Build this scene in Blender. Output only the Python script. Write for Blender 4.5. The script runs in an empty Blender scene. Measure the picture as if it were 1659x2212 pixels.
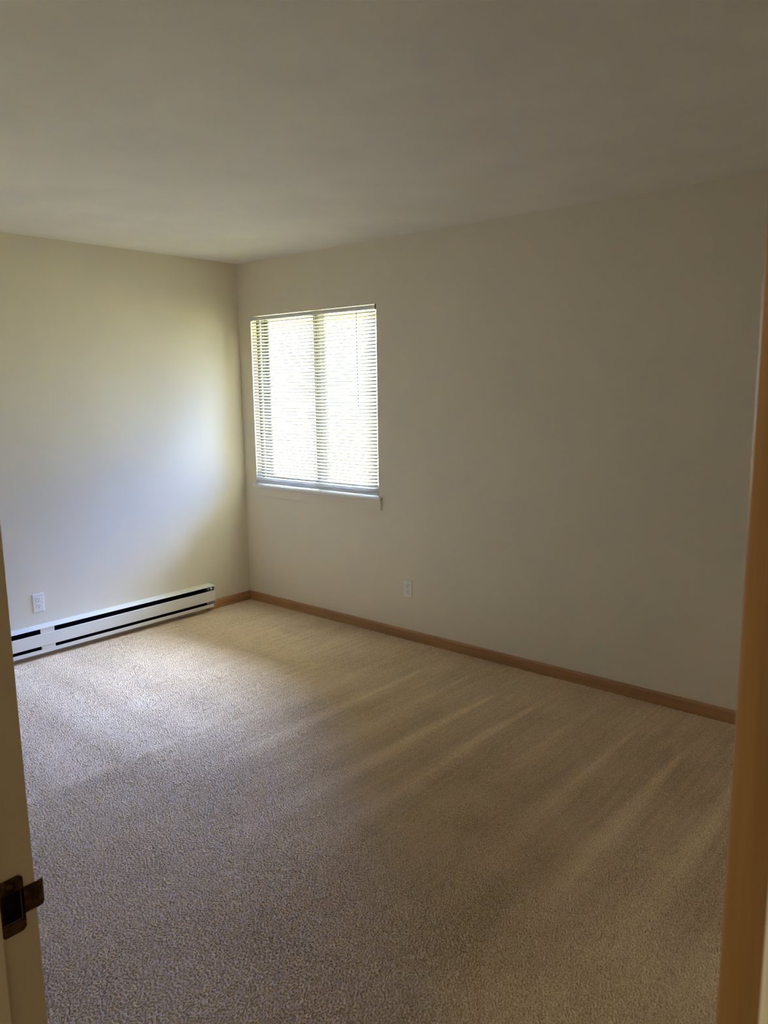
import bpy, bmesh, math, random
import numpy as np
from mathutils import Vector, Matrix

random.seed(7)
S = bpy.context.scene
COL = S.collection

# ------------------------------------------------------------------ camera
CAM = Vector((4.48463507, -3.63368313, 1.58018663))
F_PX = 1671.238
yaw, pitch, roll = (math.radians(a) for a in (-40.81032, -9.29358, -0.76899))
fwd = Vector((math.sin(yaw) * math.cos(pitch), math.cos(yaw) * math.cos(pitch), math.sin(pitch)))
rgt0 = Vector((math.cos(yaw), -math.sin(yaw), 0))
up0 = rgt0.cross(fwd)
rgt = math.cos(roll) * rgt0 + math.sin(roll) * up0
upv = -math.sin(roll) * rgt0 + math.cos(roll) * up0
cd = bpy.data.cameras.new('camera')
cd.sensor_fit = 'VERTICAL'
cd.sensor_height = 36.0
cd.lens = F_PX / 2212 * 36.0
cd.clip_start = 0.02
cd.dof.use_dof = True
cd.dof.focus_distance = 2.8
cd.dof.aperture_fstop = 16.0
cam = bpy.data.objects.new('camera', cd)
m = Matrix((rgt, upv, -fwd)).transposed().to_4x4()
m.translation = CAM
cam.matrix_world = m
COL.objects.link(cam)
S.camera = cam

# ------------------------------------------------------------------ view, sampling behaviour
S.view_settings.view_transform = 'Standard'
S.view_settings.look = 'None'
S.view_settings.gamma = 1.0
S.view_settings.exposure = 0.35
S.view_settings.use_curve_mapping = False
S.cycles.use_denoising = True
S.cycles.max_bounces = 12
S.cycles.diffuse_bounces = 8
S.cycles.transparent_max_bounces = 16
S.cycles.caustics_reflective = False
S.cycles.caustics_refractive = False
S.cycles.sample_clamp_indirect = 8.0

# ------------------------------------------------------------------ daylight outside
W = bpy.data.worlds.new('daylight')
S.world = W
W.use_nodes = True
nt = W.node_tree
nt.nodes.clear()
tc = nt.nodes.new('ShaderNodeTexCoord')
sx = nt.nodes.new('ShaderNodeSeparateXYZ')
mr = nt.nodes.new('ShaderNodeMapRange')
mr.inputs['From Min'].default_value = -1
mr.inputs['From Max'].default_value = 1
cr = nt.nodes.new('ShaderNodeValToRGB')
bg = nt.nodes.new('ShaderNodeBackground')
wo = nt.nodes.new('ShaderNodeOutputWorld')
nt.links.new(tc.outputs['Generated'], sx.inputs[0])
nt.links.new(sx.outputs['Z'], mr.inputs['Value'])
nt.links.new(mr.outputs[0], cr.inputs[0])
# the sky and lawn are brighter towards the sunny side (-x)
az = nt.nodes.new('ShaderNodeMath')
az.operation = 'MULTIPLY_ADD'
nt.links.new(sx.outputs['X'], az.inputs[0])
az.inputs[1].default_value = -0.85
az.inputs[2].default_value = 1.18
vs_ = nt.nodes.new('ShaderNodeVectorMath')
vs_.operation = 'SCALE'
nt.links.new(cr.outputs[0], vs_.inputs[0])
nt.links.new(az.outputs[0], vs_.inputs['Scale'])
nt.links.new(vs_.outputs[0], bg.inputs[0])
nt.links.new(bg.outputs[0], wo.inputs[0])
WK = 7.0
WORLD_STOPS = [  # sin(elevation), colour: sunlit lawn below, pale haze at the horizon, blue overhead
    (-1.0, (3.40, 3.20, 2.20)),
    (-0.30, (1.00, 0.96, 0.56)),
    (-0.06, (0.42, 0.42, 0.27)),
    (0.02, (0.28, 0.345, 0.45)),
    (0.20, (0.115, 0.205, 0.52)),
    (0.42, (0.105, 0.24, 0.84)),
    (0.62, (0.98, 1.32, 2.45)),
    (1.0, (5.2, 5.7, 6.9)),
]
els = cr.color_ramp.elements
while len(els) < len(WORLD_STOPS):
    els.new(0.5)
for e, (z, c) in zip(els, WORLD_STOPS):
    e.position = (z + 1) / 2
    e.color = (*(q / WK for q in c), 1)
bg.inputs['Strength'].default_value = 44.0 * WK

# window opening (also used by the daylight portal)
WX0, WX1, WZ0, WZ1 = 0.128, 1.304, 0.868, 2.069
WALL_T = 0.15
pl = bpy.data.lights.new('window_daylight_portal', 'AREA')
pl.shape = 'RECTANGLE'
pl.size = WX1 - WX0 + 0.02
pl.size_y = WZ1 - WZ0 + 0.02
pl.cycles.is_portal = True
po = bpy.data.objects.new('window_daylight_portal', pl)
po.location = ((WX0 + WX1) / 2, 0.155, (WZ0 + WZ1) / 2)
po.rotation_euler = (math.radians(-90), 0, 0)   # faces into the room (-y)
COL.objects.link(po)


# ------------------------------------------------------------------ materials
def new_mat(name):
    mt = bpy.data.materials.new(name)
    mt.use_nodes = True
    n = mt.node_tree
    n.nodes.clear()
    out = n.nodes.new('ShaderNodeOutputMaterial')
    p = n.nodes.new('ShaderNodeBsdfPrincipled')
    n.links.new(p.outputs[0], out.inputs[0])
    return mt, n, p, out


def objco(n):
    t = n.nodes.new('ShaderNodeTexCoord')
    return t.outputs['Object']


def mathn(n, op, a, b=None, c=None):
    x = n.nodes.new('ShaderNodeMath')
    x.operation = op
    for i, v in enumerate((a, b, c)):
        if v is None:
            continue
        if isinstance(v, (int, float)):
            x.inputs[i].default_value = v
        else:
            n.links.new(v, x.inputs[i])
    return x.outputs[0]


def noise(n, co, scale, detail=2.0, rough=0.5, vecscale=None):
    if vecscale:
        mp = n.nodes.new('ShaderNodeMapping')
        mp.inputs['Scale'].default_value = vecscale
        n.links.new(co, mp.inputs[0])
        co = mp.outputs[0]
    t = n.nodes.new('ShaderNodeTexNoise')
    t.inputs['Scale'].default_value = scale
    t.inputs['Detail'].default_value = detail
    t.inputs['Roughness'].default_value = rough
    n.links.new(co, t.inputs['Vector'])
    return t.outputs[0]


def ramp(n, fac, stops):
    r = n.nodes.new('ShaderNodeValToRGB')
    e = r.color_ramp.elements
    while len(e) < len(stops):
        e.new(0.5)
    for el, (p_, c) in zip(e, stops):
        el.position = p_
        el.color = (*c, 1)
    n.links.new(fac, r.inputs[0])
    return r.outputs[0]


def bump(n, h, strength, dist):
    b = n.nodes.new('ShaderNodeBump')
    b.inputs['Strength'].default_value = strength
    b.inputs['Distance'].default_value = dist
    n.links.new(h, b.inputs['Height'])
    return b.outputs[0]


def paint(name, col, rough=0.55, var=0.02, peel=0.0, peel_scale=180, spec=0.3):
    mt, n, p, o = new_mat(name)
    co = objco(n)
    f = noise(n, co, 3.0, 4)
    a = tuple(max(0, c * (1 - var)) for c in col)
    b = tuple(min(1, c * (1 + var)) for c in col)
    n.links.new(ramp(n, f, [(0.35, a), (0.65, b)]), p.inputs['Base Color'])
    p.inputs['Roughness'].default_value = rough
    p.inputs['Specular IOR Level'].default_value = spec
    if peel:
        h = noise(n, co, peel_scale, 3)
        n.links.new(bump(n, h, peel, 0.0015), p.inputs['Normal'])
    return mt


def wood(name, dark, light, rough=0.4, axis='x', scale=1.0):
    mt, n, p, o = new_mat(name)
    co = objco(n)
    vs = {'x': (0.6, 14, 14), 'y': (14, 0.6, 14), 'z': (14, 14, 0.6)}[axis]
    f = noise(n, co, 4.0 * scale, 5, 0.6, vs)
    g = noise(n, co, 22.0 * scale, 3, 0.6, vs)
    mx = mathn(n, 'ADD', mathn(n, 'MULTIPLY', f, 0.7), mathn(n, 'MULTIPLY', g, 0.3))
    n.links.new(ramp(n, mx, [(0.32, dark), (0.68, light)]), p.inputs['Base Color'])
    p.inputs['Roughness'].default_value = rough
    n.links.new(bump(n, g, 0.15, 0.0006), p.inputs['Normal'])
    return mt


def metal(name, dark, light, rough=0.35, scale=60):
    mt, n, p, o = new_mat(name)
    co = objco(n)
    f = noise(n, co, scale, 5, 0.65)
    n.links.new(ramp(n, f, [(0.35, dark), (0.7, light)]), p.inputs['Base Color'])
    p.inputs['Metallic'].default_value = 0.85
    n.links.new(mathn(n, 'MULTIPLY_ADD', f, 0.3, rough - 0.1), p.inputs['Roughness'])
    return mt


M = {}
M['wall'] = paint('cream_wall_paint', (0.755, 0.695, 0.565), 0.6, 0.012, 0.22, 230)
M['ceiling'] = paint('ceiling_paint', (0.835, 0.80, 0.715), 0.8, 0.03, 0.25, 150)
M['trim'] = paint('cream_trim_paint', (0.68, 0.63, 0.51), 0.4, 0.02, 0.06, 60)
M['sill'] = paint('white_sill_paint', (0.76, 0.75, 0.70), 0.38, 0.01, 0.04, 60)
M['base_x'] = wood('baseboard_wood_along_back', (0.30, 0.155, 0.065), (0.46, 0.26, 0.12), 0.38, 'x')
M['base_y'] = wood('baseboard_wood_along_left', (0.30, 0.155, 0.065), (0.46, 0.26, 0.12), 0.38, 'y')
M['door'] = wood('stained_door_wood', (0.20, 0.105, 0.032), (0.29, 0.16, 0.055), 0.42, 'z')
M['heater'] = paint('heater_enamel', (0.80, 0.79, 0.735), 0.35, 0.008, 0, 10, 0.45)
M['heater_dim'] = paint('heater_grey_steel', (0.40, 0.39, 0.36), 0.45, 0.02)
M['black'] = paint('matte_black', (0.012, 0.012, 0.013), 0.7, 0.1)
M['plate'] = paint('outlet_plastic', (0.80, 0.79, 0.73), 0.3, 0.005, 0, 10, 0.5)
M['slot'] = paint('outlet_slot_dark', (0.02, 0.018, 0.015), 0.6, 0.1)
M['brass'] = metal('tarnished_brass', (0.030, 0.014, 0.008), (0.15, 0.085, 0.035), 0.38, 70)
M['screw'] = metal('dull_screw_metal', (0.04, 0.02, 0.012), (0.16, 0.10, 0.05), 0.35, 200)
M['alu'] = metal('grey_window_aluminium', (0.13, 0.14, 0.13), (0.19, 0.20, 0.185), 0.5, 20)
M['bronze'] = metal('dark_bronze_window_aluminium', (0.035, 0.033, 0.03), (0.06, 0.057, 0.05), 0.5, 20)
M['gasket'] = paint('black_window_gasket', (0.02, 0.02, 0.02), 0.6, 0.1)
M['track'] = paint('white_vinyl_track', (0.72, 0.72, 0.68), 0.4, 0.02)
M['rail'] = paint('white_blind_rail', (0.70, 0.71, 0.69), 0.35, 0.01)
M['cord'] = paint('white_cord', (0.72, 0.72, 0.68), 0.7, 0.05)
M['wand'] = paint('clear_plastic_wand', (0.42, 0.43, 0.42), 0.15, 0.05, 0, 10, 0.6)
M['soffit'] = paint('eave_paint', (0.36, 0.33, 0.16), 0.7, 0.03)
M['hallfloor'] = paint('hall_carpet', (0.42, 0.34, 0.26), 0.95, 0.08, 0.5, 140)

# blind slats: thin off-white vinyl that lets a little daylight through
mt, n, p, out = new_mat('blind_slat_vinyl')
f = noise(n, objco(n), 8, 2)
c = ramp(n, f, [(0.3, (0.89, 0.885, 0.85)), (0.7, (0.92, 0.915, 0.88))])
n.links.new(c, p.inputs['Base Color'])
p.inputs['Roughness'].default_value = 0.4
tl = n.nodes.new('ShaderNodeBsdfTranslucent')
n.links.new(c, tl.inputs[0])
mx = n.nodes.new('ShaderNodeMixShader')
mx.inputs[0].default_value = 0.03
n.links.new(p.outputs[0], mx.inputs[1])
n.links.new(tl.outputs[0], mx.inputs[2])
n.links.new(mx.outputs[0], out.inputs[0])
M['slat'] = mt

# window glass: clear sheet with a faint reflection
mt, n, p, out = new_mat('window_glass')
n.nodes.remove(p)
tr = n.nodes.new('ShaderNodeBsdfTransparent')
tr.inputs[0].default_value = (0.93, 0.96, 0.94, 1)
gl = n.nodes.new('ShaderNodeBsdfGlossy')
gl.inputs['Roughness'].default_value = 0.02
fr = n.nodes.new('ShaderNodeFresnel')
fr.inputs[0].default_value = 1.3
mx = n.nodes.new('ShaderNodeMixShader')
n.links.new(fr.outputs[0], mx.inputs[0])
n.links.new(tr.outputs[0], mx.inputs[1])
n.links.new(gl.outputs[0], mx.inputs[2])
n.links.new(mx.outputs[0], out.inputs[0])
M['glass'] = mt

# carpet: beige twist pile; the nap is brushed towards or away from the window in vacuum tracks
mt, n, p, out = new_mat('beige_twist_carpet')
co = objco(n)
f1 = noise(n, co, 230, 2, 0.6)
f2 = noise(n, co, 2.2, 3, 0.5)
cf = mathn(n, 'ADD', mathn(n, 'MULTIPLY', f1, 0.75), mathn(n, 'MULTIPLY', f2, 0.25))
yarn = ramp(n, cf, [(0.34, (0.46, 0.335, 0.225)), (0.48, (0.84, 0.65, 0.455)), (0.66, (0.98, 0.82, 0.62))])  # dark flecks in the colour stand in for shaded gaps between tufts
p.inputs['Roughness'].default_value = 0.62
p.inputs['Specular IOR Level'].default_value = 0.12
p.inputs['Sheen Weight'].default_value = 0.8
p.inputs['Sheen Roughness'].default_value = 0.5
p.inputs['Sheen Tint'].default_value = (1.0, 0.82, 0.64, 1)
sp = n.nodes.new('ShaderNodeSeparateXYZ')
n.links.new(co, sp.inputs[0])
X, Y = sp.outputs['X'], sp.outputs['Y']
wob = mathn(n, 'MULTIPLY_ADD', noise(n, co, 1.0, 2, 0.5, (1.0, 0.7, 1)), 0.09, -0.045)
xw = mathn(n, 'ADD', X, wob)


def sstep(v, a, b):
    r = n.nodes.new('ShaderNodeMapRange')
    r.interpolation_type = 'SMOOTHSTEP'
    r.inputs['From Min'].default_value = a
    r.inputs['From Max'].default_value = b
    n.links.new(v, r.inputs['Value'])
    return r.outputs[0]


# tracks along y, about 0.25 m apart; each starts a little way off the wall, narrow, and widens as it fades
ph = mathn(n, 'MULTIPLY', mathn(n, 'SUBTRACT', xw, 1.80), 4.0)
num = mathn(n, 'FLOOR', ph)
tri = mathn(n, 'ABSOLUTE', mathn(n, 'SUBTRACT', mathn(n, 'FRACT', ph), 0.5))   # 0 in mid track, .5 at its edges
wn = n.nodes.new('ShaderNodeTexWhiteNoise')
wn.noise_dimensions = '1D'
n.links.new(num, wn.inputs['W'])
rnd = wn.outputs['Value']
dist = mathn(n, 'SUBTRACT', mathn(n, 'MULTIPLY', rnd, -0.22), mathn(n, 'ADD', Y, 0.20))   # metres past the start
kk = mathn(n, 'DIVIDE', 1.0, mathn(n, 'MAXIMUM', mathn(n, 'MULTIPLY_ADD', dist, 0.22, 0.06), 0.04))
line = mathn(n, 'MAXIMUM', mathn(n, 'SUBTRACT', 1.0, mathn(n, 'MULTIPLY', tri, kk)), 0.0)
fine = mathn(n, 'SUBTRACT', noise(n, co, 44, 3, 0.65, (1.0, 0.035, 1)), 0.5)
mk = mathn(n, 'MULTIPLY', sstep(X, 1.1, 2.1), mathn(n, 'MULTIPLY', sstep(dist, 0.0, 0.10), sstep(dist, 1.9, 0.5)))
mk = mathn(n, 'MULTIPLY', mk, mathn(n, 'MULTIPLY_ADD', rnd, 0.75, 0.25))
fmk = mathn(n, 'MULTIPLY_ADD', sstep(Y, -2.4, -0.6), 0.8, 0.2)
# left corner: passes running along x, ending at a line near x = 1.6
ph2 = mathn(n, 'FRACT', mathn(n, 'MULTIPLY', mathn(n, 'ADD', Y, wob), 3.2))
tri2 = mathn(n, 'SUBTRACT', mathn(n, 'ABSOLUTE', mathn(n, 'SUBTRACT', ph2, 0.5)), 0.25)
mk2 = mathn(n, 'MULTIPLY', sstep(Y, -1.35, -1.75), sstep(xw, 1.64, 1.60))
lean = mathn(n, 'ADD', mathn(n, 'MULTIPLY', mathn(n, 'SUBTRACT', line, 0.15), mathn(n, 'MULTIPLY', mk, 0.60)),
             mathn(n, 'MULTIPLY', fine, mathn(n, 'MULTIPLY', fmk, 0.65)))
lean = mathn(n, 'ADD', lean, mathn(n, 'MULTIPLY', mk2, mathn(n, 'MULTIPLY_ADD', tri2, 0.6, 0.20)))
# brushed pile: the tracks' light and shade is put into the base colour too
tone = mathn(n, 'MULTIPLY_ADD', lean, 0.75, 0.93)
sc = n.nodes.new('ShaderNodeVectorMath')
sc.operation = 'SCALE'
n.links.new(yarn, sc.inputs[0])
n.links.new(tone, sc.inputs['Scale'])
n.links.new(sc.outputs[0], p.inputs['Base Color'])
cx = n.nodes.new('ShaderNodeCombineXYZ')
n.links.new(mathn(n, 'MULTIPLY', lean, -0.9), cx.inputs[0])
n.links.new(mathn(n, 'MULTIPLY', lean, 0.55), cx.inputs[1])
fb = bump(n, noise(n, co, 420, 2, 0.6), 0.6, 0.0015)
va = n.nodes.new('ShaderNodeVectorMath')
va.operation = 'ADD'
n.links.new(fb, va.inputs[0])
n.links.new(cx.outputs[0], va.inputs[1])
vn = n.nodes.new('ShaderNodeVectorMath')
vn.operation = 'NORMALIZE'
n.links.new(va.outputs[0], vn.inputs[0])
n.links.new(vn.outputs[0], p.inputs['Normal'])
M['carpet'] = mt


# ------------------------------------------------------------------ mesh helpers
def box(bm, x0, x1, y0, y1, z0, z1, bev=0.0, segs=2):
    vs = [bm.verts.new(v) for v in ((x0, y0, z0), (x1, y0, z0), (x1, y1, z0), (x0, y1, z0),
                                    (x0, y0, z1), (x1, y0, z1), (x1, y1, z1), (x0, y1, z1))]
    fs = [bm.faces.new([vs[i] for i in q]) for q in
          ((0, 3, 2, 1), (4, 5, 6, 7), (0, 1, 5, 4), (1, 2, 6, 5), (2, 3, 7, 6), (3, 0, 4, 7))]
    if bev:
        es = list({e for f_ in fs for e in f_.edges})
        bmesh.ops.bevel(bm, geom=es, offset=bev, segments=segs, affect='EDGES', profile=0.5)


def prism(bm, pts, axis, a, b):
    """closed outline pts (u, v) swept from a to b along axis; x: (y,z)  y: (x,z)  z: (x,y)"""
    def P(u, v, t):
        return {'x': (t, u, v), 'y': (u, t, v), 'z': (u, v, t)}[axis]
    A = [bm.verts.new(P(u, v, a)) for u, v in pts]
    B = [bm.verts.new(P(u, v, b)) for u, v in pts]
    k = len(pts)
    bm.faces.new(A)
    bm.faces.new(B[::-1])
    for i in range(k):
        bm.faces.new((A[i], B[i], B[(i + 1) % k], A[(i + 1) % k]))


def cyl(bm, c, r, axis, h, seg=24, r2=None):
    """cylinder or cone from c along axis by h"""
    r2 = r if r2 is None else r2
    d = {'x': Vector((1, 0, 0)), 'y': Vector((0, 1, 0)), 'z': Vector((0, 0, 1))}[axis]
    e1 = {'x': Vector((0, 1, 0)), 'y': Vector((1, 0, 0)), 'z': Vector((1, 0, 0))}[axis]
    e2 = d.cross(e1)
    c = Vector(c)
    A, B = [], []
    for i in range(seg):
        a = 2 * math.pi * i / seg
        o = e1 * math.cos(a) + e2 * math.sin(a)
        A.append(bm.verts.new(c + o * r))
        B.append(bm.verts.new(c + d * h + o * r2))
    bm.faces.new(A)
    bm.faces.new(B[::-1])
    for i in range(seg):
        bm.faces.new((A[i], B[i], B[(i + 1) % seg], A[(i + 1) % seg]))


def tube(bm, pts, r, seg=8):
    rings = []
    pts = [Vector(q) for q in pts]
    for i, q in enumerate(pts):
        t = (pts[min(i + 1, len(pts) - 1)] - pts[max(i - 1, 0)]).normalized()
        a = t.cross(Vector((0.3, 0.9, 0.1))).normalized()
        b = t.cross(a)
        rings.append([bm.verts.new(q + (a * math.cos(2 * math.pi * k / seg) + b * math.sin(2 * math.pi * k / seg)) * r)
                      for k in range(seg)])
    for A, B in zip(rings, rings[1:]):
        for k in range(seg):
            bm.faces.new((A[k], B[k], B[(k + 1) % seg], A[(k + 1) % seg]))
    bm.faces.new(rings[0])
    bm.faces.new(rings[-1][::-1])


def link(name, bm, mat, parent=None, smooth=False, org=None):
    """one mesh object; vertices are given in world space (or in the parent's space with org)"""
    bmesh.ops.recalc_face_normals(bm, faces=bm.faces[:])
    me = bpy.data.meshes.new(name)
    if org is not None:
        bmesh.ops.translate(bm, verts=bm.verts[:], vec=-Vector(org))
    bm.to_mesh(me)
    bm.free()
    if smooth:
        for q in me.polygons:
            q.use_smooth = True
    me.materials.append(mat)
    o = bpy.data.objects.new(name, me)
    COL.objects.link(o)
    if parent:
        o.parent = parent
    return o


def struct(name, bm, mat):
    o = link(name, bm, mat)
    o['kind'] = 'structure'
    return o


def empty(name, loc, label=None, cat=None, kind=None, group=None):
    o = bpy.data.objects.new(name, None)
    o.empty_display_size = 0.05
    o.location = loc
    COL.objects.link(o)
    if label:
        o['label'] = label
    if cat:
        o['category'] = cat
    if kind:
        o['kind'] = kind
    if group:
        o['group'] = group
    return o


NB = bmesh.new

# ------------------------------------------------------------------ room shell
H = 2.44
RX = 4.56            # inner face of the right-hand wall
FY = -3.274          # room face of the door wall
HY = FY - 0.115      # hall face of the door wall
DX0, DX1 = 3.617, 4.433   # doorway between jamb faces
DZ = 2.045
HX0, HX1, HY1 = 2.9, 5.6, -6.2   # hall

bm = NB()            # window wall, pierced
box(bm, -0.15, WX0, 0, WALL_T, -0.1, H)
box(bm, WX1, RX + 0.15, 0, WALL_T, -0.1, H)
box(bm, WX0, WX1, 0, WALL_T, -0.1, WZ0)
box(bm, WX0, WX1, 0, WALL_T, WZ1, H)
struct('wall_back', bm, M['wall'])
bm = NB()
box(bm, -0.15, 0, FY - 0.115, 0, -0.1, H)
struct('wall_left', bm, M['wall'])
bm = NB()
box(bm, RX, RX + 0.15, FY, 0, -0.1, H)
struct('wall_right', bm, M['wall'])
bm = NB()            # door wall, pierced
J = 0.019
box(bm, 0, DX0 - J, HY, FY, 0, H)
box(bm, DX1 + J, HX1, HY, FY, 0, H)
box(bm, DX0 - J, DX1 + J, HY, FY, DZ + J, H)
struct('wall_front', bm, M['wall'])
bm = NB()
box(bm, -0.15, HX1 + 0.12, HY1 - 0.12, WALL_T, H, H + 0.12)
struct('ceiling', bm, M['ceiling'])
bm = NB()
box(bm, HX0 - 0.12, HX0, HY1, HY, 0, H)
struct('wall_hall_left', bm, M['wall'])
bm = NB()
box(bm, HX1, HX1 + 0.12, HY1, HY, 0, H)
struct('wall_hall_right', bm, M['wall'])
bm = NB()
box(bm, HX0 - 0.12, HX1 + 0.12, HY1 - 0.12, HY1, 0, H)
struct('wall_hall_end', bm, M['wall'])
bm = NB()
box(bm, HX0 - 0.12, HX1 + 0.12, HY1 - 0.12, FY - 0.0305, -0.1, 0.0)
struct('floor_hall', bm, M['hallfloor'])
bm = NB()
box(bm, -0.15, RX + 0.15, FY - 0.03, WALL_T, -0.1, -0.012)
struct('floor_base', bm, M['hallfloor'])

# carpeted floor of the room: real tufts modelled in the surface
STEP = 0.0022
nx, ny = int(round(RX / STEP)) + 1, int(round((-FY + 0.03) / STEP)) + 1
rng = np.random.default_rng(5)


def field(lam, aniso=1.0, band=0.35):
    w = rng.standard_normal((ny, nx))
    kx = np.fft.fftfreq(nx, STEP)[None, :]
    ky = np.fft.fftfreq(ny, STEP)[:, None]
    k = np.sqrt(kx ** 2 + (ky * aniso) ** 2) + 1e-9
    g = np.exp(-(np.log(k * lam) ** 2) / (2 * band ** 2))
    r = np.fft.ifft2(np.fft.fft2(w) * g).real
    return (r / r.std()).astype(np.float32)


a = field(0.0085, 1.5, 0.30)
b = field(0.0060, 1.2, 0.25)
c_ = field(0.05, 1.0, 0.5)
hgt = a * 0.75 + b * 0.5
hgt = -np.log1p(np.exp(-(hgt + 0.3) * 2.6)) * 0.0036 + c_ * 0.0005
hgt = np.clip(hgt + 0.002, -0.010, 0.004)
xs = np.linspace(0, RX, nx, dtype=np.float32)
ys = np.linspace(0, FY - 0.03, ny, dtype=np.float32)
co_ = np.empty((ny, nx, 3), np.float32)
co_[..., 0] = xs[None, :]
co_[..., 1] = ys[:, None]
co_[..., 2] = hgt
me = bpy.data.meshes.new('floor')
nv = nx * ny
me.vertices.add(nv)
me.vertices.foreach_set('co', co_.ravel())
idx = np.arange(nv, dtype=np.int32).reshape(ny, nx)
q = np.stack([idx[:-1, :-1], idx[1:, :-1], idx[1:, 1:], idx[:-1, 1:]], -1).reshape(-1, 4)
nf = len(q)
me.loops.add(nf * 4)
me.loops.foreach_set('vertex_index', q.ravel())
me.polygons.add(nf)
me.polygons.foreach_set('loop_start', np.arange(0, nf * 4, 4, dtype=np.int32))
me.polygons.foreach_set('loop_total', np.full(nf, 4, np.int32))
me.polygons.foreach_set('use_smooth', np.ones(nf, bool))
me.update()
me.materials.append(M['carpet'])
fl = bpy.data.objects.new('floor', me)
COL.objects.link(fl)
fl['kind'] = 'structure'

# baseboards: stained wood with an eased top edge
BH, BT = 0.066, 0.012
prof = [(0, -0.006), (-BT, -0.006), (-BT, BH - 0.012), (-BT + 0.002, BH - 0.005), (-BT + 0.006, BH), (0, BH)]
bm = NB()
prism(bm, prof, 'x', 0, RX)
struct('baseboard_back', bm, M['base_x'])
bm = NB()
prism(bm, [(-u, v) for u, v in prof], 'y', -0.392, -BT)
struct('baseboard_left', bm, M['base_y'])

# eave of the roof above the window, outdoors
bm = NB()
box(bm, -0.8, 3.2, WALL_T, 0.46, 2.072, 2.2)
box(bm, -0.8, 3.2, 0.44, 0.46, 2.036, 2.072)
struct('trim_1', bm, M['soffit'])

# ------------------------------------------------------------------ window unit
win = empty('window_1', (WX0, 0, WZ0), kind='structure')
ORG = (WX0, 0, WZ0)


def wpart(name, bm, mat, parent=None, smooth=False):
    return link(name, bm, mat, parent or win, smooth, ORG if parent is None else ORG)


FZ0, FZ1 = 0.885, WZ1
bm = NB()            # black gasket strip against the drywall return
for x0, x1 in ((WX0, WX0 + 0.014), (WX1 - 0.014, WX1)):
    box(bm, x0, x1, 0.052, 0.068, FZ0, FZ1)
wpart('gasket', bm, M['gasket'])
bm = NB()            # white track liner
for x0, x1 in ((WX0, WX0 + 0.010), (WX1 - 0.010, WX1)):
    box(bm, x0, x1, 0.068, 0.088, FZ0, FZ1)
wpart('track', bm, M['track'])
bm = NB()            # aluminium outer frame
for x0, x1 in ((WX0, WX0 + 0.022), (WX1 - 0.022, WX1)):
    box(bm, x0, x1, 0.088, 0.148, FZ0, FZ1, 0.001)
box(bm, WX0 + 0.022, WX1 - 0.022, 0.052, 0.148, FZ0, FZ0 + 0.022)
box(bm, WX0 + 0.022, WX1 - 0.022, 0.052, 0.148, FZ1 - 0.010, FZ1)
wpart('window_frame', bm, M['alu'])
SZ0, SZ1 = FZ0 + 0.022, FZ1 - 0.010


def sash(x0, x1, y0, y1, wl, wr, mat):
    bm = NB()
    box(bm, x0, x0 + wl, y0, y1, SZ0, SZ1, 0.001)
    box(bm, x1 - wr, x1, y0, y1, SZ0, SZ1, 0.001)
    box(bm, x0 + wl, x1 - wr, y0, y1, SZ0, SZ0 + 0.03)
    box(bm, x0 + wl, x1 - wr, y0, y1, SZ1 - 0.012, SZ1)
    s = wpart('sash', bm, mat)
    g = NB()
    ym = (y0 + y1) / 2
    box(g, x0 + wl - 0.004, x1 - wr + 0.004, ym - 0.002, ym + 0.002, SZ0 + 0.026, SZ1 - 0.010)
    wpart('glass_pane', g, M['glass'], s)
    return s


sash(WX0 + 0.022, 0.682, 0.112, 0.134, 0.022, 0.042, M['bronze'])
s = sash(0.730, WX1 - 0.022, 0.078, 0.100, 0.046, 0.03, M['alu'])
bm = NB()
box(bm, 0.718, 0.730, 0.080, 0.086, SZ0, SZ1)
wpart('weatherstrip', bm, M['gasket'], s)

bm = NB()            # painted stool (interior sill board), nosed front edge
sy = -0.030
pts = [(0.052, WZ0), (0.052, 0.885), (sy + 0.004, 0.885), (sy + 0.001, 0.8835), (sy, 0.880), (sy, 0.870),
       (sy + 0.001, 0.8665), (sy + 0.004, 0.865), (0.0, 0.865), (0.0, WZ0)]
prism(bm, pts, 'x', WX0, WX1)
np_ = [(0.0, 0.885), (sy + 0.004, 0.885), (sy + 0.001, 0.8835), (sy, 0.880), (sy, 0.870), (sy + 0.001, 0.8665), (sy + 0.004, 0.865),
       (0.0, 0.865)]
prism(bm, np_, 'x', 0.112, WX0)
prism(bm, np_, 'x', WX1, 1.338)
wpart('window_sill', bm, M['sill'])
bm = NB()            # apron board under the stool, painted the wall colour
box(bm, 0.118, 1.330, -0.014, 0.0, 0.803, 0.865, 0.0012)
wpart('apron', bm, M['wall'])

# ------------------------------------------------------------------ mini blind
bl = empty('window_blind', ((WX0 + WX1) / 2, 0.012, 2.04),
           'white mini blind with narrow half-open slats hanging in the only window', 'blind')
BO = bl.location


def bpart(name, bm, mat, parent=None, smooth=False):
    return link(name, bm, mat, parent or bl, smooth, BO)


bm = NB()            # headrail: open-bottomed steel channel
y0, y1 = -0.001, 0.026
prism(bm, [(y0, 2.040), (y0, 2.0645), (y0 + 0.001, 2.0655), (y1 - 0.001, 2.0655), (y1, 2.0645), (y1, 2.040), (y1 - 0.002, 2.040),
           (y1 - 0.002, 2.061), (y0 + 0.002, 2.061), (y0 + 0.002, 2.040)], 'x', 0.140, 1.293)
bpart('head_rail', bm, M['rail'])
for xa, xb in ((0.1295, 0.1395), (1.2935, 1.3035)):
    bm = NB()        # box bracket at each end
    box(bm, xa, xb, 0.000, 0.030, 2.036, 2.0685)
    bpart('bracket', bm, M['rail'] if xa < 1 else M['alu'])

TILT = math.radians(30)
SW = 0.025
CROWN = 0.0044
TH = 0.00045
YC = 0.011
PITCH = 0.0219


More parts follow.
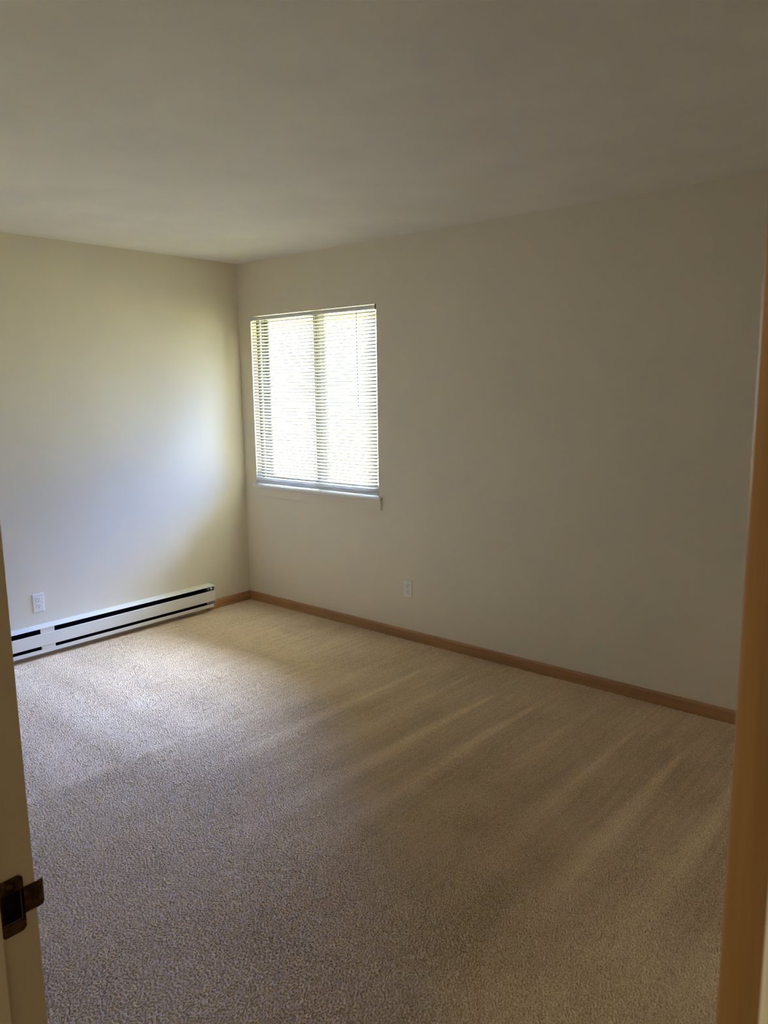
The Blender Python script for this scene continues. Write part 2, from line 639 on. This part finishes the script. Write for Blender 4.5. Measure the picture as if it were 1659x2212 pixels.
def slat(bm, z, x0, x1, tilt, sag=0.0):
    """curved strip; the room edge is the low one"""
    K = 6
    top, bot = [], []
    for i in range(K + 1):
        s_ = i / K - 0.5
        h_ = CROWN * (1 - (2 * s_) ** 2)
        for lst, dz in ((top, TH / 2), (bot, -TH / 2)):
            yy = s_ * SW
            zz = h_ + dz
            lst.append((YC + yy * math.cos(tilt) - zz * math.sin(tilt), z + yy * math.sin(tilt) + zz * math.cos(tilt)))
    N = 8
    rows = []
    for j in range(N + 1):
        t = j / N
        x = x0 + (x1 - x0) * t
        d = -sag * (1 - (2 * t - 1) ** 2)
        rows.append([bm.verts.new((x, y_, z_ + d)) for y_, z_ in top + bot[::-1]])
    k = len(rows[0])
    for A, B in zip(rows, rows[1:]):
        for i in range(k):
            bm.faces.new((A[i], B[i], B[(i + 1) % k], A[(i + 1) % k]))
    bm.faces.new(rows[0])
    bm.faces.new(rows[-1][::-1])


bm = NB()
z = 2.026
nsl = 0
while z > 0.928:
    slat(bm, z + random.uniform(-0.0005, 0.0005), 0.1345 + random.uniform(-0.001, 0.001), 1.2985 + random.uniform(-0.001, 0.001),
         TILT + math.radians(random.uniform(-1.2, 1.2)), random.uniform(0, 0.0006))
    z -= PITCH
    nsl += 1
for k, zz in enumerate((0.9215, 0.9165, 0.9120)):      # the spare slats resting on the bottom rail
    slat(bm, zz, 0.1345, 1.2985, math.radians(14 - 5 * k))
bpart('slats', bm, M['slat'], smooth=True)
bm = NB()
box(bm, 0.1345, 1.2985, 0.001, 0.022, 0.896, 0.908, 0.003, 3)
bpart('bottom_rail', bm, M['rail'])
for lx in (0.29, 0.745, 1.145):
    bm = NB()        # ladder cords in front of and behind the slats, with a rung under each slat
    for yy in (-0.0025, 0.0245):
        tube(bm, [(lx, yy, 2.041), (lx, yy, 0.904)], 0.0007, 6)
    zz = 2.026
    while zz > 0.928:
        tube(bm, [(lx, -0.0025, zz - 0.0085), (lx, 0.0245, zz + 0.0045)], 0.0004, 5)
        zz -= PITCH
    bpart('ladder_cord', bm, M['cord'])
bm = NB()            # tilt wand on its hook
wx = 1.150
tube(bm, [(wx + 0.03, -0.003, 2.044), (wx + 0.02, -0.009, 2.042), (wx + 0.004, -0.010, 2.036), (wx, -0.010, 2.025)], 0.0012, 8)
hook = bpart('tilt_hook', bm, M['alu'])
bm = NB()
tube(bm, [(wx, -0.010, 2.026), (wx - 0.002, -0.008, 1.80), (wx + 0.004, -0.0075, 1.45)], 0.0024, 6)
bpart('tilt_wand', bm, M['wand'], hook)
bm = NB()            # lift cord hanging short, knotted
tube(bm, [(1.105, -0.002, 2.04), (1.108, -0.007, 1.95), (1.112, -0.008, 1.86), (1.098, -0.009, 1.83), (1.086, -0.009, 1.805),
          (1.092, -0.009, 1.79), (1.104, -0.009, 1.785)], 0.0009, 6)
bpart('lift_cord', bm, M['cord'])

# ------------------------------------------------------------------ baseboard heater on the left wall
HE0, HE1 = -0.368, -2.22
ht = empty('baseboard_heater', (0, (HE0 + HE1) / 2, 0.0),
           'long cream electric baseboard heater with black slots along the left wall', 'heater')
HO = ht.location


def hpart(name, bm, mat, parent=None, smooth=False):
    return link(name, bm, mat, parent or ht, smooth, HO)


bm = NB()            # sheet-metal back, open at the front
prism(bm, [(0.0, 0.012), (0.003, 0.012), (0.003, 0.194), (0.0, 0.194)], 'y', HE1, HE0)
hpart('back_panel', bm, M['heater_dim'])
bm = NB()            # sloping top with a folded front lip
prism(bm, [(0.0, 0.1965), (0.062, 0.1895), (0.0645, 0.188), (0.065, 0.1855), (0.0635, 0.1855), (0.0625, 0.187), (0.0, 0.194)], 'y',
      HE1, HE0)
hpart('top_cover', bm, M['heater'])
bm = NB()            # wide front panel, folded back at both edges
prism(bm, [(0.056, 0.1525), (0.058, 0.1545), (0.063, 0.1545), (0.065, 0.1525), (0.065, 0.0815), (0.063, 0.0795), (0.058, 0.0795),
           (0.056, 0.0815), (0.0575, 0.083), (0.0635, 0.083), (0.0635, 0.151), (0.0575, 0.151)], 'y', HE1 + 0.002, HE0 - 0.001)
hpart('front_panel', bm, M['heater'])
bm = NB()            # bottom rail
prism(bm, [(0.003, 0.034), (0.058, 0.034), (0.060, 0.036), (0.060, 0.057), (0.0585, 0.0585), (0.0575, 0.057), (0.0575, 0.0365),
           (0.003, 0.0365)], 'y', HE1 + 0.002, HE0 - 0.014)
hpart('bottom_rail', bm, M['heater'])
bm = NB()            # element: tube and a pack of fins, all blackened
tube(bm, [(0.030, HE1 + 0.03, 0.115), (0.030, HE0 - 0.03, 0.115)], 0.010, 12)
y = HE1 + 0.12
while y < HE0 - 0.10:
    box(bm, 0.006, 0.052, y, y + 0.0006, 0.066, 0.170)
    y += 0.009
hpart('heating_element', bm, M['black'])
bm = NB()            # sheet behind the fins, coloured black for the shade inside the slots
box(bm, 0.0032, 0.0045, HE1 + 0.05, HE0 - 0.02, 0.038, 0.190)
hpart('slot_shade_liner', bm, M['black'])
bm = NB()            # right-hand end: junction compartment wall
prism(bm, [(0.0, 0.194), (0.062, 0.188), (0.062, 0.080), (0.056, 0.058), (0.056, 0.036), (0.0, 0.030)], 'y', HE0 - 0.002, HE0)
ec = hpart('end_cap', bm, M['heater'])
bm = NB()
prism(bm, [(0.0, 0.194), (0.062, 0.188), (0.062, 0.080), (0.056, 0.058), (0.056, 0.036), (0.0, 0.030)], 'y', HE1, HE1 + 0.002)
hpart('end_cap', bm, M['heater'])
bm = NB()            # grey bracket seen through the upper slot by the end
box(bm, 0.046, 0.050, HE0 - 0.075, HE0 - 0.004, 0.156, 0.186)
br = hpart('bracket', bm, M['black'])
for yy, rr, mm in ((HE0 - 0.026, 0.0095, 'heater'), (HE0 - 0.052, 0.0085, 'heater_dim')):
    bm = NB()
    cyl(bm, (0.050, yy, 0.171), rr, 'x', 0.006, 20, rr * 0.85)
    hpart('screw', bm, M[mm], br)
bm = NB()            # name plate end of the lower slot
box(bm, 0.048, 0.051, HE0 - 0.066, HE0 - 0.016, 0.060, 0.078)
hpart('end_bracket', bm, M['heater_dim'])
for za, zb in ((0.1545, 0.187), (0.0585, 0.0795)):      # joint covers filling both slots
    bm = NB()
    box(bm, 0.052, 0.0615, -1.632, -1.548, za, zb, 0.001)
    hpart('joint_cover', bm, M['heater'])


# ------------------------------------------------------------------ power outlets
def outlet(loc, rotz, label):
    """built facing -y, plate centre at the origin"""
    o = empty('power_outlet', loc, label, 'outlet', group='wall power outlets')
    o.rotation_euler = (0, 0, rotz)
    # plate: bevelled frustum with a slightly domed face
    bm = NB()
    w, h, t = 0.0355, 0.057, 0.0055
    rings = []
    for (dx, y_) in ((0, 0), (0.0005, -0.0016), (0.0032, -0.0046), (0.0055, -t)):
        rings.append([bm.verts.new(((w - dx) * a_, y_, (h - dx) * b_)) for a_, b_ in ((-1, -1), (1, -1), (1, 1), (-1, 1))])
    for A, B in zip(rings, rings[1:]):
        for i in range(4):
            bm.faces.new((A[i], A[(i + 1) % 4], B[(i + 1) % 4], B[i]))
    bm.faces.new(rings[0][::-1])
    bm.faces.new(rings[-1])
    link('cover_plate', bm, M['plate'], o)
    for s_ in (1, -1):
        cz = s_ * 0.0195
        bm = NB()    # receptacle face: a circle with flattened top and bottom
        ring = []
        for i in range(32):
            a_ = 2 * math.pi * i / 32
            ring.append((0.0172 * math.cos(a_), cz + max(-0.0143, min(0.0143, 0.0172 * math.sin(a_)))))
        A = [bm.verts.new((u, -0.0050, v)) for u, v in ring]
        B = [bm.verts.new((u, -0.0072, v)) for u, v in ring]
        C = [bm.verts.new((u * 0.96, -0.0076, cz + (v - cz) * 0.96)) for u, v in ring]
        for P_, Q_ in ((A, B), (B, C)):
            for i in range(32):
                bm.faces.new((P_[i], P_[(i + 1) % 32], Q_[(i + 1) % 32], Q_[i]))
        bm.faces.new(C)
        bm.faces.new(A[::-1])
        rc = link('receptacle', bm, M['plate'], o)
        bm = NB()    # two blade slots and the round ground hole
        box(bm, -0.0072, -0.0050, -0.0079, -0.0074, cz + 0.0005, cz + 0.0090)
        box(bm, 0.0050, 0.0070, -0.0079, -0.0074, cz + 0.0012, cz + 0.0082)
        cyl(bm, (0, -0.0074, cz - 0.0068), 0.0026, 'y', -0.0005, 14)
        link('socket_slots', bm, M['slot'], rc)
    bm = NB()
    cyl(bm, (0, -0.0050, 0), 0.0032, 'y', -0.0012, 16, 0.0026)
    link('screw', bm, M['plate'], o)
    return o


outlet((1.537, 0.0, 0.328), 0, 'cream power outlet on the long back wall, below and right of the window')
outlet((0.0, -1.604, 0.3295), math.radians(90), 'cream power outlet on the left wall just above the heater')

# ------------------------------------------------------------------ doorway: frame, strike plate, open door
dr = empty('door_1', ((DX0 + DX1) / 2, FY, 0.0), kind='structure')
DO = dr.location


def dpart(name, bm, mat, parent=None, smooth=False):
    return link(name, bm, mat, parent or dr, smooth, DO)


# left (latch) jamb with a real pocket for the latch
PY0, PY1, PZ0, PZ1 = -3.3140, -3.2915, 0.9650, 1.0035
bm = NB()
box(bm, DX0 - J, DX0 - 0.0165, HY, FY, 0, DZ)
xa, xb = DX0 - 0.0165, DX0
box(bm, xa, xb, HY, PY0, 0, DZ)
pr = [(xa, PY1), (xb, PY1), (xb, FY - 0.0015), (xb - 0.0015, FY), (xa, FY)]
prism(bm, pr, 'z', 0, DZ)
box(bm, xa, xb, PY0, PY1, 0, PZ0)
box(bm, xa, xb, PY0, PY1, PZ1, DZ)
jl = dpart('jamb', bm, M['trim'])
bm = NB()            # black lining that stands in for the shade inside the latch pocket
e_ = 0.0008
box(bm, DX0 - 0.0164, DX0 - 0.0156, PY0, PY1, PZ0, PZ1)
box(bm, DX0 - 0.0156, DX0 - 0.0005, PY0, PY0 + e_, PZ0, PZ1)
box(bm, DX0 - 0.0156, DX0 - 0.0005, PY1 - e_, PY1, PZ0, PZ1)
box(bm, DX0 - 0.0156, DX0 - 0.0005, PY0 + e_, PY1 - e_, PZ0, PZ0 + e_)
box(bm, DX0 - 0.0156, DX0 - 0.0005, PY0 + e_, PY1 - e_, PZ1 - e_, PZ1)
dpart('pocket_shade_lining', bm, M['black'], jl)
bm = NB()
box(bm, DX1, DX1 + J, HY, FY, 0, DZ)
dpart('jamb', bm, M['trim'])
bm = NB()
box(bm, DX0 - J, DX1 + J, HY, FY, DZ, DZ + J)
dpart('head_jamb', bm, M['trim'])
bm = NB()            # door stops
SY0, SY1 = -3.353, -3.319
box(bm, DX0, DX0 + 0.0105, SY0, SY1, 0, DZ, 0.0015)
box(bm, DX1 - 0.0105, DX1, SY0, SY1, 0, DZ, 0.0015)
box(bm, DX0 + 0.0105, DX1 - 0.0105, SY0, SY1, DZ - 0.0105, DZ)
dpart('door_stop', bm, M['trim'])
for yy0, yy1, rv in ((HY - 0.014, HY, 0.006), (FY, FY + 0.009, 0.024)):
    bm = NB()        # casings on both faces of the wall
    cw = 0.057
    box(bm, DX0 - rv - cw, DX0 - rv, yy0, yy1, 0, DZ + rv + cw, 0.003)
    box(bm, DX1 + rv, DX1 + rv + cw, yy0, yy1, 0, DZ + rv + cw, 0.003)
    box(bm, DX0 - rv, DX1 + rv, yy0, yy1, DZ + rv, DZ + rv + cw, 0.003)
    dpart('casing', bm, M['trim'])

# strike plate: T shape with a long lip that curls round the jamb edge
bm = NB()
px0, px1 = DX0 + 0.0002, DX0 + 0.0018
sy0, sy1 = -3.3175, -3.2885
sz0, sz1 = 0.9500, 1.0210
cc = 0.004
outer = [(sy0, sz0 + cc), (sy0 + cc, sz0), (sy1 - cc, sz0), (sy1, sz0 + cc), (sy1, sz1 - cc), (sy1 - cc, sz1), (sy0 + cc, sz1), (sy0, sz1 - cc)]
inner = [(PY0, PZ0), (PY0, PZ0), (PY1, PZ0), (PY1, PZ0), (PY1, PZ1), (PY1, PZ1), (PY0, PZ1), (PY0, PZ1)]


def uv(bm, x, l, cache):
    r_ = []
    for q_ in l:
        k = (x, q_)
        if k not in cache:
            cache[k] = bm.verts.new((x, q_[0], q_[1]))
        r_.append(cache[k])
    return r_


cache = {}
Of, Ob = uv(bm, px1, outer, cache), uv(bm, px0, outer, cache)
If, Ib = uv(bm, px1, inner, cache), uv(bm, px0, inner, cache)
for i in range(8):
    j = (i + 1) % 8
    for O_, I_ in ((Of, If), (Ob, Ib)):
        fv = [O_[i], O_[j], I_[j], I_[i]]
        fv = list(dict.fromkeys(fv))
        bm.faces.new(fv)
    bm.faces.new((Of[i], Of[j], Ob[j], Ob[i]))
    if If[i] is not If[j]:
        bm.faces.new((If[i], If[j], Ib[j], Ib[i]))
plate = dpart('strike_plate', bm, M['brass'])
plate['label'] = 'tarnished brass strike plate'
bm = NB()            # lip
lz0, lz1 = 0.9705, 1.0030
path = [(px1 - 0.0008, -3.2914), (px1 - 0.0008, -3.2760), (px1 - 0.0006, -3.2715), (px1 - 0.0018, -3.2675), (px1 - 0.0045, -3.2645),
        (px1 - 0.0085, -3.2632)]
rows = []
for i, (xx, yy) in enumerate(path):
    p0, p1 = path[max(i - 1, 0)], path[min(i + 1, len(path) - 1)]
    tx, ty = p1[0] - p0[0], p1[1] - p0[1]
    L = math.hypot(tx, ty)
    nx_, ny_ = ty / L * 0.0008, -tx / L * 0.0008
    e = 0.0035 if i == len(path) - 1 else (0.001 if i == len(path) - 2 else 0)
    rows.append([bm.verts.new((xx + nx_, yy + ny_, lz0 + e)), bm.verts.new((xx - nx_, yy - ny_, lz0 + e)),
                 bm.verts.new((xx - nx_, yy - ny_, lz1 - e)), bm.verts.new((xx + nx_, yy + ny_, lz1 - e))])
for A, B in zip(rows, rows[1:]):
    for i in range(4):
        bm.faces.new((A[i], B[i], B[(i + 1) % 4], A[(i + 1) % 4]))
bm.faces.new(rows[0])
bm.faces.new(rows[-1][::-1])
dpart('lip', bm, M['brass'], plate)
for zz in (0.9590, 1.0120):
    bm = NB()
    cyl(bm, (px1, -3.3035, zz), 0.0036, 'x', 0.0009, 16, 0.0026)
    dpart('screw', bm, M['screw'], plate)

# the door itself, standing open at right angles; its hinge edge faces the hall
bm = NB()
box(bm, 4.3855, 4.4205, FY + 0.0005, FY + 0.790, 0.014, 2.036, 0.0035, 4)
slab = dpart('door_panel', bm, M['door'])
for side, sgn in ((4.3855, -1), (4.4205, 1)):
    bm = NB()
    ky = FY + 0.790 - 0.062
    cyl(bm, (side, ky, 0.985), 0.031, 'x', sgn * 0.006, 28, 0.028)
    cyl(bm, (side + sgn * 0.006, ky, 0.985), 0.011, 'x', sgn * 0.028, 20)
    bmesh.ops.create_uvsphere(bm, u_segments=24, v_segments=14, radius=0.026,
                              matrix=Matrix.Translation((side + sgn * 0.048, ky, 0.985)) @ Matrix.Diagonal((0.8, 1, 1, 1)))
    dpart('door_knob', bm, M['brass'], slab, True)
for zz in (0.28, 1.80):
    bm = NB()
    cyl(bm, (4.4265, FY + 0.006, zz - 0.044), 0.0055, 'z', 0.088, 14)
    dpart('hinge', bm, M['brass'], slab)

# ------------------------------------------------------------------ hall ceiling lamp behind the camera
lp = empty('ceiling_lamp', (3.74, -4.35, H), 'small frosted dome ceiling lamp glowing warm in the hall', 'lamp')
LO = lp.location
bm = NB()
cyl(bm, (3.74, -4.35, H), 0.15, 'z', -0.02, 36)
link('lamp_base', bm, M['rail'], lp, False, LO)
mt, n, p, out = new_mat('lit_frosted_glass')
p.inputs['Base Color'].default_value = (0.8, 0.75, 0.65, 1)
n.links.new(ramp(n, noise(n, objco(n), 3, 1), [(0.3, (1.0, 0.89, 0.69)), (0.7, (1.0, 0.92, 0.73))]), p.inputs['Emission Color'])
p.inputs['Emission Strength'].default_value = 42.0
bm = NB()
bmesh.ops.create_uvsphere(bm, u_segments=32, v_segments=16, radius=0.14,
                          matrix=Matrix.Translation((3.74, -4.35, H - 0.02)) @ Matrix.Diagonal((1, 1, 0.55, 1)))
bmesh.ops.delete(bm, geom=[v for v in bm.verts if v.co.z > H - 0.019], context='VERTS')
link('lamp_shade', bm, mt, lp, True, LO)
